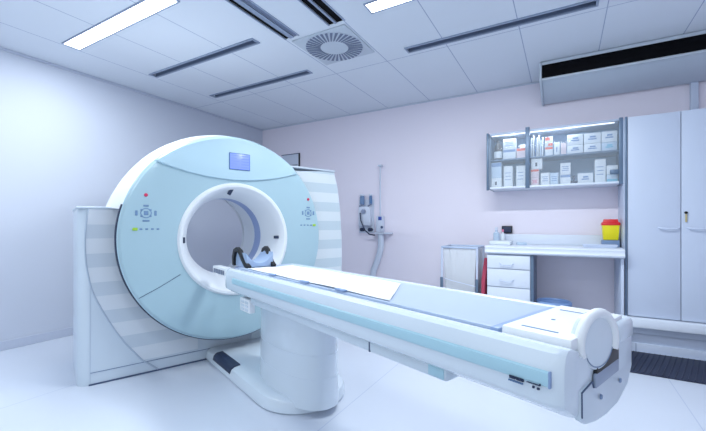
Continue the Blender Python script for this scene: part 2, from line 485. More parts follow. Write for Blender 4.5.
# top cap of the left cover
B().box(-3.86, -3.175, .118, .375, 1.255, 1.272, .007).obj('top_cap', 'cover', gan, GO)
B().box(-3.86, -3.175, 1.80, 2.35, 1.708, 1.728, .008).obj('top_cap', 'cover', gan, GO)
B().box(-3.84, -3.183, .19, 2.36, -.0, .010).obj('foot_plinth', 'seamd', gan, GO)

# rings
fn = lambda p, a: V3(p[1], (p[2] if len(p) > 2 else SC) + p[0] * cos(a), (p[3] if len(p) > 3 else ZC) + p[0] * sin(a))
# round white cover visible over the towers
prof = [(.80, -3.0), (.832, -3.0), (.842, -3.03), (.862, -3.10), (.880, -3.20), (.888, -3.30), (.884, -3.45), (.865, -3.66), (.84, -3.80), (.80, -3.87)]
a0 = math.asin((1.715 - ZC) / .888); a1 = pi - math.asin((1.265 - ZC) / .888)
b = B().revolve(prof, fn, 90, a0, a1)
bmesh.ops.holes_fill(b.bm, edges=b.bm.edges)
b.obj('ring_cover', 'white2', gan, GO)
# inner drum shell behind the front (carries everything)
prof = [(.462, -2.99), (.805, -2.99), (.805, -3.85), (.46, -3.85), (.46, -3.0)]
B().revolve(prof, fn, 96).obj('drum', 'seamd', gan, GO)
# back cover
B().revolve([(.43, -3.875), (.86, -3.875), (.86, -3.845), (.43, -3.845)], fn, 72).obj('back_cover', 'white2', gan, GO)
# blue front ring
prof = [(.452, -3.0), (.452, -2.952), (.60, -2.947), (.72, -2.948), (.795, -2.951), (.815, -2.957), (.826, -2.970), (.829, -2.990), (.826, -3.004), (.79, -3.01)]
B().revolve([(p[0], p[1], SC, ZC if p[0] > .55 else 1.024) for p in prof], fn, 128).obj('front_panel', 'blue', gan, GO)
# thin pale rim
B().revolve([(.829, -2.985), (.836, -2.992), (.836, -3.008), (.826, -3.01)], fn, 128).obj('rim', 'blue2', gan, GO)
# dark gasket
B().revolve([(.820, -2.998), (.843, -3.000), (.845, -3.012), (.845, -3.03), (.80, -3.03)], fn, 110, aL - .02, 2 * pi + aR + .02).obj('gasket', 'dark', gan, GO)
B().revolve([(.80, -3.01), (.818, -3.01), (.818, -3.188), (.80, -3.188)], fn, 96).obj('gasket', 'dark', gan, GO)
# upper raised visor above the smile-shaped line
arc = [(.56, 1.605), (.662, 1.572), (.78, 1.542), (.897, 1.523), (1.02, 1.512), (1.142, 1.508), (1.27, 1.513), (1.389, 1.526), (1.51, 1.546), (1.631, 1.575), (1.735, 1.61)]
ra = .812
def on_c(z): return sqrt(max(ra * ra - (z - ZC) ** 2, 0))
c0 = pi - math.asin((1.655 - ZC) / ra); c1 = math.asin((1.655 - ZC) / ra)
vis = [(SC + .812 * cos(c1), 1.655)] + circ_pts(ra, c1, c0, 44)[1:] + arc
b = B()
k = len(vis)
cen = (SC, 1.66)
def infl(p, f): return (p[0] + (cen[0] - p[0]) * f, p[1] + (cen[1] - p[1]) * f)
b.loft([[V3(-2.955, *p) for p in vis], [V3(-2.938, *p) for p in vis], [V3(-2.933, *infl(p, .03)) for p in vis]])
vz = b.obj('visor', 'blue2', gan, GO)
# display
d = B().box(-2.94, -2.926, 1.098, 1.276, 1.592, 1.730, .004).obj('display', 'marks', gan, GO)
B().box(-2.927, -2.9245, 1.105, 1.269, 1.599, 1.723, .001).obj('screen', 'screen', d)
sc_ = bpy.data.objects['screen']; sc_.location = (-GO[0], -GO[1], 0)
b = B()
for r_ in range(5):
    z = 1.708 - r_ * .023
    b.box(-2.9246, -2.9238, 1.112, 1.18 - (r_ % 2) * .02, z - .003, z + .003)
    b.box(-2.9246, -2.9238, 1.20, 1.262, z - .004, z + .004)
o = b.obj('screen_text', 'lcdtext', d); o.location = (-GO[0], -GO[1], 0)
# bore lip with dished funnel, tunnel window and rear funnel
zc = lambda z: z
prof = [(.466, -2.960, SC + .006, 1.024), (.460, -2.943, SC + .006, 1.024), (.447, -2.932, SC + .005, 1.025), (.43, -2.934, SC + .004, 1.025), (.408, -2.955, SC + .003, 1.026), (.385, -3.0, SC + .002, 1.030), (.358, -3.08, SC, 1.036), (.340, -3.16, SC, ZC + .004), (.331, -3.21, SC, ZC + .006)]
B().revolve(prof, fn, 120).obj('bore_ring', 'white2', gan, GO)
B().revolve([(.331, -3.21, SC, ZC + .006), (.331, -3.34, SC, ZC + .006)], fn, 96).obj('tunnel', 'tunnel', gan, GO)
B().revolve([(.331, -3.34, SC, ZC + .006), (.343, -3.40), (.37, -3.55), (.40, -3.70), (.435, -3.84), (.46, -3.88), (.50, -3.882), (.50, -3.86)], fn, 96).obj('rear_funnel', 'white2', gan, GO)
# markers on the bore ring
def marker(ang, r, a, w_, h_, tilt=0):
    cs, cz_ = SC + r * cos(ang), 1.01 + r * sin(ang)
    b = B().box(-.012, .008, -w_ / 2, w_ / 2, -h_ / 2, h_ / 2, .003)
    bmesh.ops.rotate(b.bm, verts=b.bm.verts, cent=(0, 0, 0), matrix=Matrix.Rotation(tilt, 3, 'X'))
    bmesh.ops.translate(b.bm, verts=b.bm.verts, vec=V3(a, cs, cz_))
    b.obj('laser_window', 'dark', gan, GO)
marker(radians(96), .415, -2.966, .028, .075, -.5)
marker(radians(178), .418, -2.948, .03, .045)
marker(radians(3), .405, -2.985, .095, .026)
# keypads
def keypad(s, z, mirror=1):
    k_ = B().revolve([(.030, -2.9475), (.030, -2.9455), (.036, -2.9455), (.036, -2.9475)], lambda p, a: V3(p[1], s + p[0] * cos(a), z + p[0] * sin(a)), 32).obj('keypad', 'keys', gan, GO)
    off = Vector((-GO[0], -GO[1], 0))
    for ds, dz, ww, hh in ((-.06, 0, .016, .036), (.06, 0, .016, .036), (0, .052, .034, .012), (0, -.055, .044, .012), (0, .0, .028, .030), (-.028, -.022, .014, .012), (.028, -.022, .014, .012), (-.028, .022, .014, .012), (.028, .022, .014, .012)):
        b = B()
        b.box(-2.9475, -2.945, s + ds - ww / 2, s + ds + ww / 2, z + dz - hh / 2, z + dz + hh / 2, .002)
        o = b.obj('button', 'keys', k_); o.location = off
    B().revolve([(.0001, -2.9395), (.011, -2.941), (.0125, -2.9475)], lambda p, a: V3(p[1], s + p[0] * cos(a), z + .129 + p[0] * sin(a)), 24).obj('stop_button', 'redlamp', gan, GO)
    for q in range(5):
        gs = s + mirror * (-.068 + q * .036)
        if q == 0:
            B().box(-2.9475, -2.943, gs - .016, gs + .016, z - .124, z - .104, .003).obj('button', 'green', gan, GO)
        else:
            B().box(-2.9475, -2.944, gs - .009, gs + .009, z - .120, z - .108, .002).obj('button', 'keys', gan, GO)
keypad(.507, 1.225, 1)
keypad(1.860, 1.253, -1)
# panel split line at lower left
p0, p1 = Vector((.735, .768)), Vector((.462, .622))
B().tube([V3(-2.9475, p0.x, p0.y), V3(-2.9465, .597, .690), V3(-2.950, p1.x, p1.y)], .0022, 6).obj('seam', 'seamd', gan, GO)
B().tube([V3(-2.9475, 1.605, .768), V3(-2.9465, 1.743, .690), V3(-2.950, 1.878, .622)], .0022, 6).obj('seam', 'seamd', gan, GO)

# ---------------------------------------------------------------- patient table
TO = (-2.06, 1.2, 0)
tab = thing('patient_table', 'long white motorised scanner table with cyan side strip on an oval pedestal', 'scanner table', wl(*TO), RZ)
half = [(.0, .822), (.210, .822), (.218, .843), (.224, .847), (.243, .847), (.258, .836), (.267, .808), (.268, .79), (.268, .722), (.262, .708), (.25, .70), (.20, .672), (.12, .645), (.0, .636)]
def sect(a, k=1.0, zlow=0.0, zt=0.0, kz=1.0):
    pts = [(s, z) for s, z in half]
    full = [(SC + s * k, z) for s, z in pts] + [(SC - s * k, z) for s, z in pts[-2:0:-1]]
    out = []
    for s, z in full:
        z2 = .77 + (z - .77) * kz + zt
        if z < .70: z2 -= zlow * (.705 - z) / .07
        out.append(V3(a, s, z2))
    return out
b = B().loft([sect(-2.52, .90, 0, 0, .72), sect(-2.508, .955, 0, 0, .86), sect(-2.48, .99, 0, 0, .96), sect(-2.44), sect(-1.4), sect(-.9), sect(-.435)])
b.obj('table_body', 'white', tab, TO)
b = B().loft([sect(-.435, 1.0, .0), sect(-.40, 1.0, .002), sect(-.375, .998, .004), sect(-.358, .985, .005, 0, .99), sect(-.346, .955, .006, 0, .955), sect(-.340, .87, .006, 0, .86)])
b.obj('end_cap', 'white', tab, TO)
# end plate on the foot end: lower shield with seam
def shield(off, shrink, a0, a1):
    poly = [(SC - .185, .735), (SC - .185, .665), (SC - .15, .645 + shrink * .5), (SC - .08, .630 + shrink * .5), (SC, .622 + shrink * .5), (SC + .10, .624 + shrink * .5), (SC + .19, .652 + shrink * .5), (SC + .235 - shrink, .70), (SC + .235 - shrink, .80), (SC + .10, .80), (SC + .095, .735), (SC - .10, .722), (SC - .11, .745)]
    return B().prism(poly, lambda s, z: V3(a0, s, z), lambda s, z: V3(a1, s, z))
shield(0, 0, -.352, -.336).bevel(.004).obj('end_shield', 'cover', tab, TO)
B().box(-.341, -.331, SC - .09, SC + .09, .735, .79, .004).obj('recess', 'black', tab, TO)
B().box(-.338, -.330, SC - .10, SC + .085, .722, .758, .003).obj('release_bar', 'slotgrey', tab, TO)
B().tube([V3(-.3355, SC - .180, .672), V3(-.3355, SC - .181, .733), V3(-.3355, SC - .112, .742), V3(-.3355, SC - .100, .724)], .0022, 6).obj('seam', 'seamd', tab, TO)
for ds in (-.06, .10):
    B().revolve([(.0001, -.329), (.006, -.329), (.007, -.333)], lambda p, a: V3(p[1], SC + ds + p[0] * cos(a), .69 + p[0] * sin(a)), 16).obj('screw', 'seam', tab, TO)
# round handle with raised arch at the foot end
nb = radians(12)
Nn = Vector((cos(nb), -sin(nb), 0)); Hn = Vector((sin(nb), cos(nb), 0)); Un = Vector((0, 0, 1))
dc = V3(-.338, 1.090, .836)
fd = lambda p, a: dc + Nn * p[1] + (Hn * cos(a) + Un * sin(a)) * p[0]
B().revolve([(.0001, .012), (.05, .011), (.068, .007), (.073, -.002), (.073, -.022), (.0001, -.022)], fd, 56).obj('dial', 'white', tab, TO, label='round white disc at the foot end')
hp = [dc + Nn * .004 + (Hn * cos(a) + Un * sin(a)) * .076 for a in [radians(-20 + 220 * k / 28) for k in range(29)]]
B().tube(hp, .0125, 12).obj('grab_handle', 'white2', tab, TO)
B().revolve([(.060, .0095), (.0615, .0110), (.063, .0095)], fd, 48, pi + .5, 2 * pi - .3).obj('seam', 'seam', tab, TO)
# white shoulder block behind dial on far side
B().box(-.45, -.335, 1.28, 1.428, .78, .852, .018, 3).obj('end_block', 'white', tab, TO)
# foot-end top plate
pl_ = B().box(-.530, -.350, .968, 1.365, .830, .862, .006).obj('top_plate', 'white2', tab, TO)
off = Vector((-TO[0], -TO[1], 0))
for s_, x0, x1 in ((1.005, -.49, -.395), (1.285, -.50, -.43)):
    o = B().box(x0, x1, s_ - .004, s_ + .004, .861, .8632, .001).obj('slot', 'marks', pl_); o.location = off
o = B().turn([(.006, .861), (.006, .8632)], (-.46, 1.135), 12).obj('slot', 'marks', pl_); o.location = off
# side strips
for sg in (-1, 1):
    se = SC + sg * .268
    b = B()
    pf = [(0, .795), (.006, .791), (.009, .774), (.006, .760), (0, .756)]
    b.loft([[V3(a, se + sg * d_, z) for d_, z in pf] for a in (-2.34, -.374)])
    b.obj('side_strip', 'strip', tab, TO)
    B().box(-.375, -.370, se - .008, se + .008, .756, .796, .002).obj('strip_end', 'padedge', tab, TO)
# lettering on the near side: dark word, underline, small characters
bL = B(); bU = B(); bS = B()
sx = SC - .268 - .0012
def near(bb, a0, a1, z0, z1): bb.box(a0, a1, sx - .0100, sx - .0080 + .003, z0, z1)
x = -.468
Z0, Z1 = .7535, .7605
def near(bb, a0, a1, z0, z1): bb.box(a0, a1, sx - .0088, sx - .004, z0, z1)
for k, ww in enumerate([.0044, .0018, .0042, .0056, .0042, .0046, .0042]):
    kind = 'SIEMENS'[k]
    th = .0013
    if kind == 'I': near(bL, x, x + .0014, Z0, Z1)
    elif kind in 'SE':
        for zz in (Z0, (Z0 + Z1) / 2 - th / 2, Z1 - th): near(bL, x, x + ww, zz, zz + th)
        if kind == 'E': near(bL, x, x + .0014, Z0, Z1)
        else:
            near(bL, x, x + .0014, (Z0 + Z1) / 2, Z1); near(bL, x + ww - .0014, x + ww, Z0, (Z0 + Z1) / 2)
    else:
        near(bL, x, x + .0014, Z0, Z1); near(bL, x + ww - .0014, x + ww, Z0, Z1); near(bL, x + ww / 2 - .0006, x + ww / 2 + .0006, Z0 + .003, Z1)
    x += ww + .0012
bL.obj('lettering', 'text', tab, TO)
for k in range(9): near(bU, -.470 + k * .0042, -.470 + k * .0042 + .0028, .7465, .7500)
bU.obj('lettering', 'marks', tab, TO)
near(bS, -.424, -.392, .7570, .7583); near(bS, -.3935, -.3915, .7570, .7625)
near(bS, -.410, -.4055, .7475, .7525); near(bS, -.399, -.3935, .7470, .7515)
bS.obj('lettering', 'text', tab, TO)
# under-body channel
b = B().box(-2.15, -.69, SC - .235, SC + .235, .652, .70, .012, 2)
b.obj('underbody', 'cover', tab, TO)
B().box(-1.048, -1.042, SC - .2365, SC - .230, .655, .70).obj('seam', 'seamd', tab, TO)
B().box(-.76, -.70, SC - .2375, SC - .230, .66, .695, .002).obj('underbody_cap', 'strip', tab, TO)
# cradle, pad
def dish(a0, a1, s0, s1, z0, th, dip, n=12, m=24, rx=.0):
    b = B()
    top = [[V3(a0 + (a1 - a0) * i / m, s0 + (s1 - s0) * j / n, z0 + th - dip * (1 - (2 * j / n - 1) ** 2)) for j in range(n + 1)] for i in range(m + 1)]
    bot = [[V3(a0 + (a1 - a0) * i / m, s0 + (s1 - s0) * j / n, z0) for j in range(n, -1, -1)] for i in range(m + 1)]
    b.loft([t_ + u_ for t_, u_ in zip(top, bot)])
    return b
dish(-2.50, -.540, .962, 1.378, .818, .020, .004).bevel(.003).obj('cradle', 'cradle', tab, TO)
pd = dish(-2.44, -.548, .972, 1.368, .834, .016, .004).bevel(.005).obj('mattress', 'pad', tab, TO)
o = B().box(-.565, -.538, .968, 1.372, .830, .850, .004).obj('end_piping', 'padedge', pd); o.location = off
# control module under the head end
cm = B().box(-2.31, -2.16, .936, .975, .588, .672, .006).obj('control_panel', 'white2', tab, TO)
for i in range(2):
    for j in range(3):
        o = B().box(-2.285 + i * .062, -2.285 + i * .062 + .045, .932, .938, .598 + j * .023, .613 + j * .023, .002).obj('button', 'cover', cm); o.location = off
# module on the tip of the head end
tm = B().box(-2.86, -2.50, .945, 1.01, .772, .828, .006).obj('tip_module', 'white2', tab, TO)
for k in range(6):
    o = B().box(-2.835 + k * .038, -2.835 + k * .038 + .028, .942, .947, .780, .812, .001).obj('vent_slot', 'slotdark', tm); o.location = off
# pedestal column: oval
def oval(a_c, s_c, A_, B_, z, n=56): return [V3(a_c + A_ * cos(2 * pi * k / n), s_c + B_ * sin(2 * pi * k / n), z) for k in range(n)]
PC = (-2.155, 1.27)
def superoval(z, A_, B_, e=.9, n=64):
    out = []
    for k in range(n):
        t_ = 2 * pi * k / n
        c_, s_ = cos(t_), sin(t_)
        out.append(V3(PC[0] + A_ * math.copysign(abs(c_) ** e, c_), PC[1] + B_ * math.copysign(abs(s_) ** e, s_), z))
    return out
levels = [(.05, .385, .190), (.19, .378, .184), (.33, .374, .181), (.46, .374, .180), (.66, .376, .179)]
b = B().loft([superoval(z, A_, B_) for z, A_, B_ in levels])
ped = b.obj('pedestal', 'white', tab, TO)
for z in (.225, .365):
    A_, B_ = (.3785, .1842) if z < .3 else (.3755, .1822)
    o = B().loft([superoval(z - .0015, A_, B_), superoval(z + .0015, A_, B_)]).obj('seam', 'cover', ped); o.location = off
# foot
def stad(z, g, n=24):
    ce, r = (-2.15, 1.295), .30 + g
    pts = [(ce[0] + r * cos(t_), ce[1] + r * sin(t_)) for t_ in [pi / 2 - pi * k / n for k in range(n + 1)]]
    pts += [(-3.18 , ce[1] - r), (-3.18, ce[1] + r)]
    return [V3(x_, y_, z) for x_, y_ in pts]
b = B().loft([stad(0, -.012), stad(.012, .0), stad(.055, -.002), stad(.078, -.012), stad(.092, -.035), stad(.097, -.07)])
b.obj('foot', 'white', tab, TO)
B().loft([[V3(a, y, z) for y, z in ((.992, .050), (1.0, .083), (1.025, .103), (1.075, .106), (1.075, .085), (1.02, .05))] for a in (-3.01, -2.64)]).bevel(.003).obj('foot_pedal', 'dark', tab, TO)

# sheet on the table
def sheet():
    b = B()
    n, m = 16, 60
    rows = []
    for i in range(m + 1):
        row = []
        for j in range(n + 1):
            v = j / n
            s = .985 + .335 * v
            aend = -.985 - .26 * v
            a = -2.30 - .0 * v + (aend + 2.30) * i / m
            z = .851 - .004 * (1 - ((s - SC) / .2) ** 2) + .0025 * sin(a * 9 + s * 14) * sin(s * 25 + a * 3) + .0035
            row.append(V3(a, s, z))
        rows.append(row)
    b.loft(rows, False, False, closed=False)
    return b
sh = sheet().obj('paper_sheet', 'paper')
md = sh.modifiers.new('thickness', 'SOLIDIFY'); md.thickness = .0015; md.offset = 1
place(sh, (0, 0, 0), RZ)
tag(sh, 'white paper sheet laid over the head half of the scanner table mattress', 'sheet')

# head holder
HO = (-2.47, 1.125, .864)
HZ = -.013
hh = thing('head_holder', 'blue head cushion between two upright black straps at the head end of the table', 'head support', wl(HO[0], HO[1], HO[2] + HZ), RZ)
def trough(a0, a1, w0, w1, zb, zt, th):
    n = 20; rings = []
    for a in (a0, a0 + .012, a1 - .012, a1):
        e = .004 if a in (a0, a1) else 0
        outer = [V3(a, 1.11 - w1 * cos(pi * k / n), 0) for k in range(n + 1)]
        up, lo = [], []
        for k in range(n + 1):
            c = cos(pi * k / n)
            y = 1.11 - (w1 - e) * c
            up.append(V3(a, y, zb + th - e + (zt - zb - th) * abs(c) ** 2.2))
            lo.append(V3(a, y, zb if abs(c) < .999 else zb + .01))
        rings.append(up + lo[::-1])
    return B().loft(rings)
trough(-2.57, -2.38, 0, .102, .864, .962, .028).obj('cushion', 'cushion', hh, HO)
for sg in (-1, 1):
    s0 = 1.11 + sg * .104
    pts = [V3(-2.585, s0, .866), V3(-2.578, s0 + sg * .004, .925), V3(-2.55, s0 + sg * .006, .975), V3(-2.51, s0 + sg * .004, .990), V3(-2.47, s0, .972), V3(-2.43, s0 - sg * .004, .925), V3(-2.39, s0 - sg * .008, .888), V3(-2.345, s0 - sg * .012, .868)]
    rings = []
    for i_, p in enumerate(pts):
        d_ = (pts[min(i_ + 1, 7)] - pts[max(i_ - 1, 0)]).normalized()
        nrm = Vector((-d_.z, 0, d_.x)).normalized()
        w_ = .020
        rings.append([p + V3(0, -.014, 0) - nrm * w_, p + V3(0, .014, 0) - nrm * w_, p + V3(0, .014, 0) + nrm * w_ * .4, p + V3(0, -.014, 0) + nrm * w_ * .4])
    B().loft(rings).bevel(.002).obj('strap', 'black', hh, HO)
# small strap buttons lying along the mattress edge
for n_, (a, lb) in enumerate([(-1.93, 'small blue fastener on the mattress edge near the head cushion'), (-1.58, 'small blue fastener on the mattress edge further along the sheet'), (-1.28, 'small blue fastener on the mattress edge close to the sheet end')]):
    o = B().box(a - .035, a + .035, .966, .986, .0, .010, .004).obj('fastener', 'padedge', None, (a, .976, 0))
    place(o, wl(a, .976, .850), RZ); tag(o, lb, 'fastener', 'fasteners along the mattress edge')

# ---------------------------------------------------------------- back wall: gas unit with pole and pipe
t = thing('suction_unit', 'white wall-mounted medical suction unit with two flasks, left of the pole', 'medical device', (-2.425, 4.6, 1.0))
og = (-2.455, 4.6, 1.0)
B().box(-2.575, -2.335, 4.585, 4.599, 1.03, 1.50, .005).obj('back_plate', 'mount', t, og)
B().box(-2.55, -2.36, 4.52, 4.585, 1.13, 1.40, .012).obj('housing', 'mount', t, og)
for x_, m_, r_ in ((-2.50, 'flask', .034), (-2.365, 'marks', .022)):
    f_ = B().turn([(r_ * .8, 1.425), (r_, 1.44), (r_, 1.535), (r_ * .7, 1.55)], (x_, 4.545), 20).obj('flask', m_, t, og)
    o = B().turn([(r_ * 1.05, 1.550), (r_ * 1.05, 1.566), (r_ * .5, 1.575)], (x_, 4.545), 20).obj('lid', 'mount', f_); o.location = (-og[0], -og[1], -og[2])
    B().tube([(x_ - .03, 4.52, 1.405), (x_, 4.515, 1.42), (x_ + .02, 4.52, 1.43)], .012, 8).obj('bracket', 'chrome', t, og)
for x_ in (-2.50, -2.375):
    B().cyl((x_, 4.52, 1.075), (x_, 4.584, 1.075), .026, n=20).obj('socket', 'dark', t, og)
B().cyl((-2.46, 4.49, 1.33), (-2.46, 4.522, 1.33), .03, n=20).obj('knob', 'chrome', t, og)
B().tube([(-2.51, 4.50, 1.31), (-2.49, 4.49, 1.20), (-2.43, 4.49, 1.07), (-2.36, 4.50, 1.01), (-2.28, 4.51, 1.0)], .009, 10).obj('hose', 'dark', t, og)
t = thing('wall_pole', 'slim white vertical pole on the back wall topped by a small cap', 'pole', (-2.185, 4.54, 1.0))
og = (-2.215, 4.54, 1.0)
B().cyl((-2.215, 4.54, 1.24), (-2.215, 4.54, 1.95), .0095, n=14).obj('pole', 'pipe', t, og)
B().cyl((-2.215, 4.54, 1.945), (-2.215, 4.54, 1.965), .036, .03, n=20).obj('cap', 'pipe', t, og)
B().tube([(-2.215, 4.54, 1.955), (-2.215, 4.6, 1.955)], .012, 10).obj('bracket', 'pipe', t, og)
b = B().box(-2.262, -2.172, 4.50, 4.598, 1.045, 1.265, .01).obj('junction_box', 'mount', t, og)
o = B().box(-2.225, -2.175, 4.494, 4.502, 1.205, 1.255, .003).obj('label_plate', 'bluelab', b); o.location = (-og[0], -og[1], -og[2])
o = B().cyl((-2.17 , 4.49, 1.11), (-2.17, 4.50, 1.11), .018, n=16).obj('knob', 'seamd', b); o.location = (-og[0], -og[1], -og[2])
B().box(-2.27, -2.05, 4.47, 4.598, 1.018, 1.04, .005).obj('shelf', 'mount', t, og)
t = B().tube([(-2.20, 4.53, 1.016), (-2.20, 4.53, .86), (-2.21, 4.53, .78), (-2.25, 4.53, .66), (-2.31, 4.53, .52), (-2.33, 4.53, .40), (-2.33, 4.53, .0)], .042, 18).obj('drain_pipe', 'pipe', None, (-2.3, 4.53, 0))
place(t, (-2.27, 4.53, 0)); tag(t, 'thick pale bent pipe running down the back wall below the small shelf', 'pipe')
# framed item behind the gantry on the back wall
t = thing('picture_frame', 'pale framed notice on the back wall just above the gantry shoulder', 'picture', (-3.79, 4.6, 2.0))
og = (-3.79, 4.6, 2.0)
B().box(-3.97, -3.625, 4.588, 4.599, 2.0, 2.27, .002).obj('panel', 'mount', t, og)
B().box(-3.632, -3.615, 4.575, 4.599, 1.995, 2.275, .002).obj('frame_side', 'black', t, og)
B().box(-3.985, -3.615, 4.58, 4.599, 2.268, 2.278, .001).obj('frame_top', 'seamd', t, og)
B().box(-3.80, -3.66, 4.584, 4.589, 2.09, 2.10, .001).obj('printed_line', 'seamd', t, og)

# ---------------------------------------------------------------- linen cart
t = thing('linen_cart', 'pale cart with a translucent liner bag in a thin frame beside the drawers', 'cart', (-1.01, 4.28, 0))
og = (-1.01, 4.28, 0)
x0, x1, y0, y1 = -1.205, -.818, 4.12, 4.48
for cx_, cy_ in ((x0, y0), (x1, y0), (x0, y1), (x1, y1)):
    l_ = B().cyl((cx_, cy_, .07), (cx_, cy_, .885), .012, n=12).obj('post', 'handle', t, og)
    o = B().cyl((cx_, cy_ - .012, .035), (cx_, cy_ + .012, .035), .034, n=16).obj('caster', 'dark', l_); o.location = (-og[0], -og[1], 0)
    if cy_ == y0:
        o = B().box(cx_ - .016, cx_ + .016, cy_ - .018, cy_ + .002, .25, .55, .003).obj('sleeve', 'cabdark', l_); o.location = (-og[0], -og[1], 0)
b = B(); b.tube([(x0, y0, .89), (x1, y0, .89), (x1, y1, .89), (x0, y1, .89)], .013, 8, True); b.obj('top_rail', 'cradle', t, og)
b = B().box(x0, x1, y0, y1, .08, .10, .004).obj('bottom_tray', 'mount', t, og)
b = B()
rr = []
for k, z in enumerate((.11, .3, .5, .7, .885)):
    g_ = .03 - .015 * k / 4
    ring = []
    for q in range(48):
        u = q / 12
        sd = int(u); fr = u - sd
        P = [(x0 + g_, y0 + g_), (x1 - g_, y0 + g_), (x1 - g_, y1 - g_), (x0 + g_, y1 - g_)]
        p, r_ = P[sd % 4], P[(sd + 1) % 4]
        px_, py_ = p[0] + (r_[0] - p[0]) * fr, p[1] + (r_[1] - p[1]) * fr
        wv = .006 * sin(q * 2.3 + k * 1.1)
        ring.append(Vector((px_ + wv, py_ + wv, z)))
    rr.append(ring)
b.loft(rr, True, False).obj('liner_bag', 'bag', t, og)
B().tube([(x0 + .01, y0 - .012, .545), (-1.1, y0 - .016, .52), (x1 - .01, y0 - .012, .47)], .004, 6).obj('bag_edge', 'handle', t, og)
# red folded cloth between the cart and the drawers
b = B()
b.loft([[Vector((-.768 - w_ , y, z)) for y, z, w_ in ring] for ring in ([(4.05, .0, 0), (4.40, .0, 0), (4.38, .45, 0), (4.25, .78, 0), (4.08, .55, 0)], [(4.05, .0, -.03), (4.40, .0, -.03), (4.38, .45, -.035), (4.25, .78, -.045), (4.08, .55, -.04)])])
o = b.bevel(.008).obj('apron', 'redbag', None, (-.75, 4.2, 0)); place(o, (-.75, 4.2, 0))
tag(o, 'dark red folded cloth standing between the cart and the drawer unit', 'cloth')

# ---------------------------------------------------------------- worktop and drawers
t = thing('worktop', 'long white worktop with raised back edge along the back wall', 'counter', (-.12, 4.3, .83))
og = (-.12, 4.3, .83)
sec = [(3.995, .865), (4.0, .852), (4.02, .842), (4.06, .84), (4.575, .84), (4.575, .925), (4.03, .925), (4.008, .92), (3.998, .908), (4.004, .892), (4.004, .882)]
B().loft([[Vector((x, y, z)) for y, z in sec] for x in (-.715, .468)]).obj('slab', 'cabw', t, og)
B().box(-.715, .468, 4.535, 4.575, .925, 1.035, .006).obj('upstand', 'cabw', t, og)
B().box(.445, .468, 4.06, 4.575, .0, .84, .002).obj('support_panel', 'cab', t, og)
dr = thing('drawer_unit', 'white drawer cabinet with three drawers under the left end of the worktop', 'drawers', (-.5, 4.3, 0))
og = (-.5, 4.3, 0)
b = B().box(-.70, -.285, 4.045, 4.56, .05, .838, .003).obj('body', 'cab', dr, og)
B().box(-.29, -.262, 4.04, 4.56, .05, .838, .002).obj('side_panel', 'cabdark', dr, og)
B().box(-.68, -.30, 4.08, 4.54, .0, .05).obj('plinth', 'cabdark', dr, og)
for z0, z1 in ((.694, .828), (.507, .686), (.30, .499), (.075, .292)):
    d = B().box(-.697, -.293, 4.022, 4.044, z0, z1, .003).obj('drawer_front', 'cabw', dr, og)
    zc_ = z0 + (z1 - z0) * .42
    o = B().tube([(-.575, 4.02, zc_), (-.56, 3.998, zc_ - .012), (-.51, 3.992, zc_ - .017), (-.46, 3.998, zc_ - .012), (-.445, 4.02, zc_)], .006, 8).obj('handle', 'handle', d); o.location = (-og[0], -og[1], 0)
# bin
t = thing('waste_bin', 'round pale blue waste bin with a liner under the worktop', 'bin', (-.09, 4.20, 0))
n_ = 36
B().turn([(.10, .0), (.105, .004), (.142, .335), (.150, .352), (.156, .350), (.156, .362), (.148, .366), (.138, .350), (.10, .02)], (0, 0), 36).obj('bucket', 'bin', t)
B().turn([(.158, .320), (.161, .368), (.150, .380), (.140, .366), (.14, .31)], (0, 0), 36).obj('liner', 'bin', t)

# items on the worktop
ZT = .9255
def bottle(x, y, z, r, h, m, capm, name, lab, cat, grp=None, capr=.45, neck=.72):
    t = thing(name, lab, cat, (x, y, z), group=grp)
    B().turn([(r * .92, 0), (r, .004), (r, h * (neck - .12)), (r * .85, h * (neck - .03)), (r * .4, h * neck), (r * .4, h * .85)]).obj('body', m, t)
    B().turn([(r * capr, h * .82), (r * capr, h * .98), (r * capr * .8, h)]).obj('cap', capm, t)
    return t
tr = B().box(-.11, .11, -.10, .10, 0, .042, .01).bevel(.002).obj('white_tray', 'boxw'); place(tr, (-.60, 4.30, ZT)); tag(tr, 'low white box on the left end of the worktop under the bottles', 'box')
bottle(-.665, 4.42, ZT, .034, .19, 'clear', 'mount', 'pump_bottle', 'pale blue bottle, leftmost on the worktop', 'bottle')
b_ = bottle(-.600, 4.44, ZT, .024, .165, 'boxw', 'pink', 'dropper_bottle', 'small white bottle with a pink cap below the black wall box', 'bottle')
t = thing('wall_socket', 'small black box fixed to the back wall above the left end of the worktop', 'wall box', (-.575, 4.60, 1.045))
B().box(-.055, .058, -.035, -.001, 0.0, .085, .006).obj('case', 'black', t)
B().box(-.045, .048, -.0375, -.034, .01, .075, .002).obj('front_face', 'dark', t)
o = B().box(-.05, .05, -.045, .045, 0, .028, .008).obj('dispenser_tray', 'boxb'); place(o, (-.40, 4.36, ZT), .2); tag(o, 'tiny grey dish on the worktop right of the low white box', 'dish')
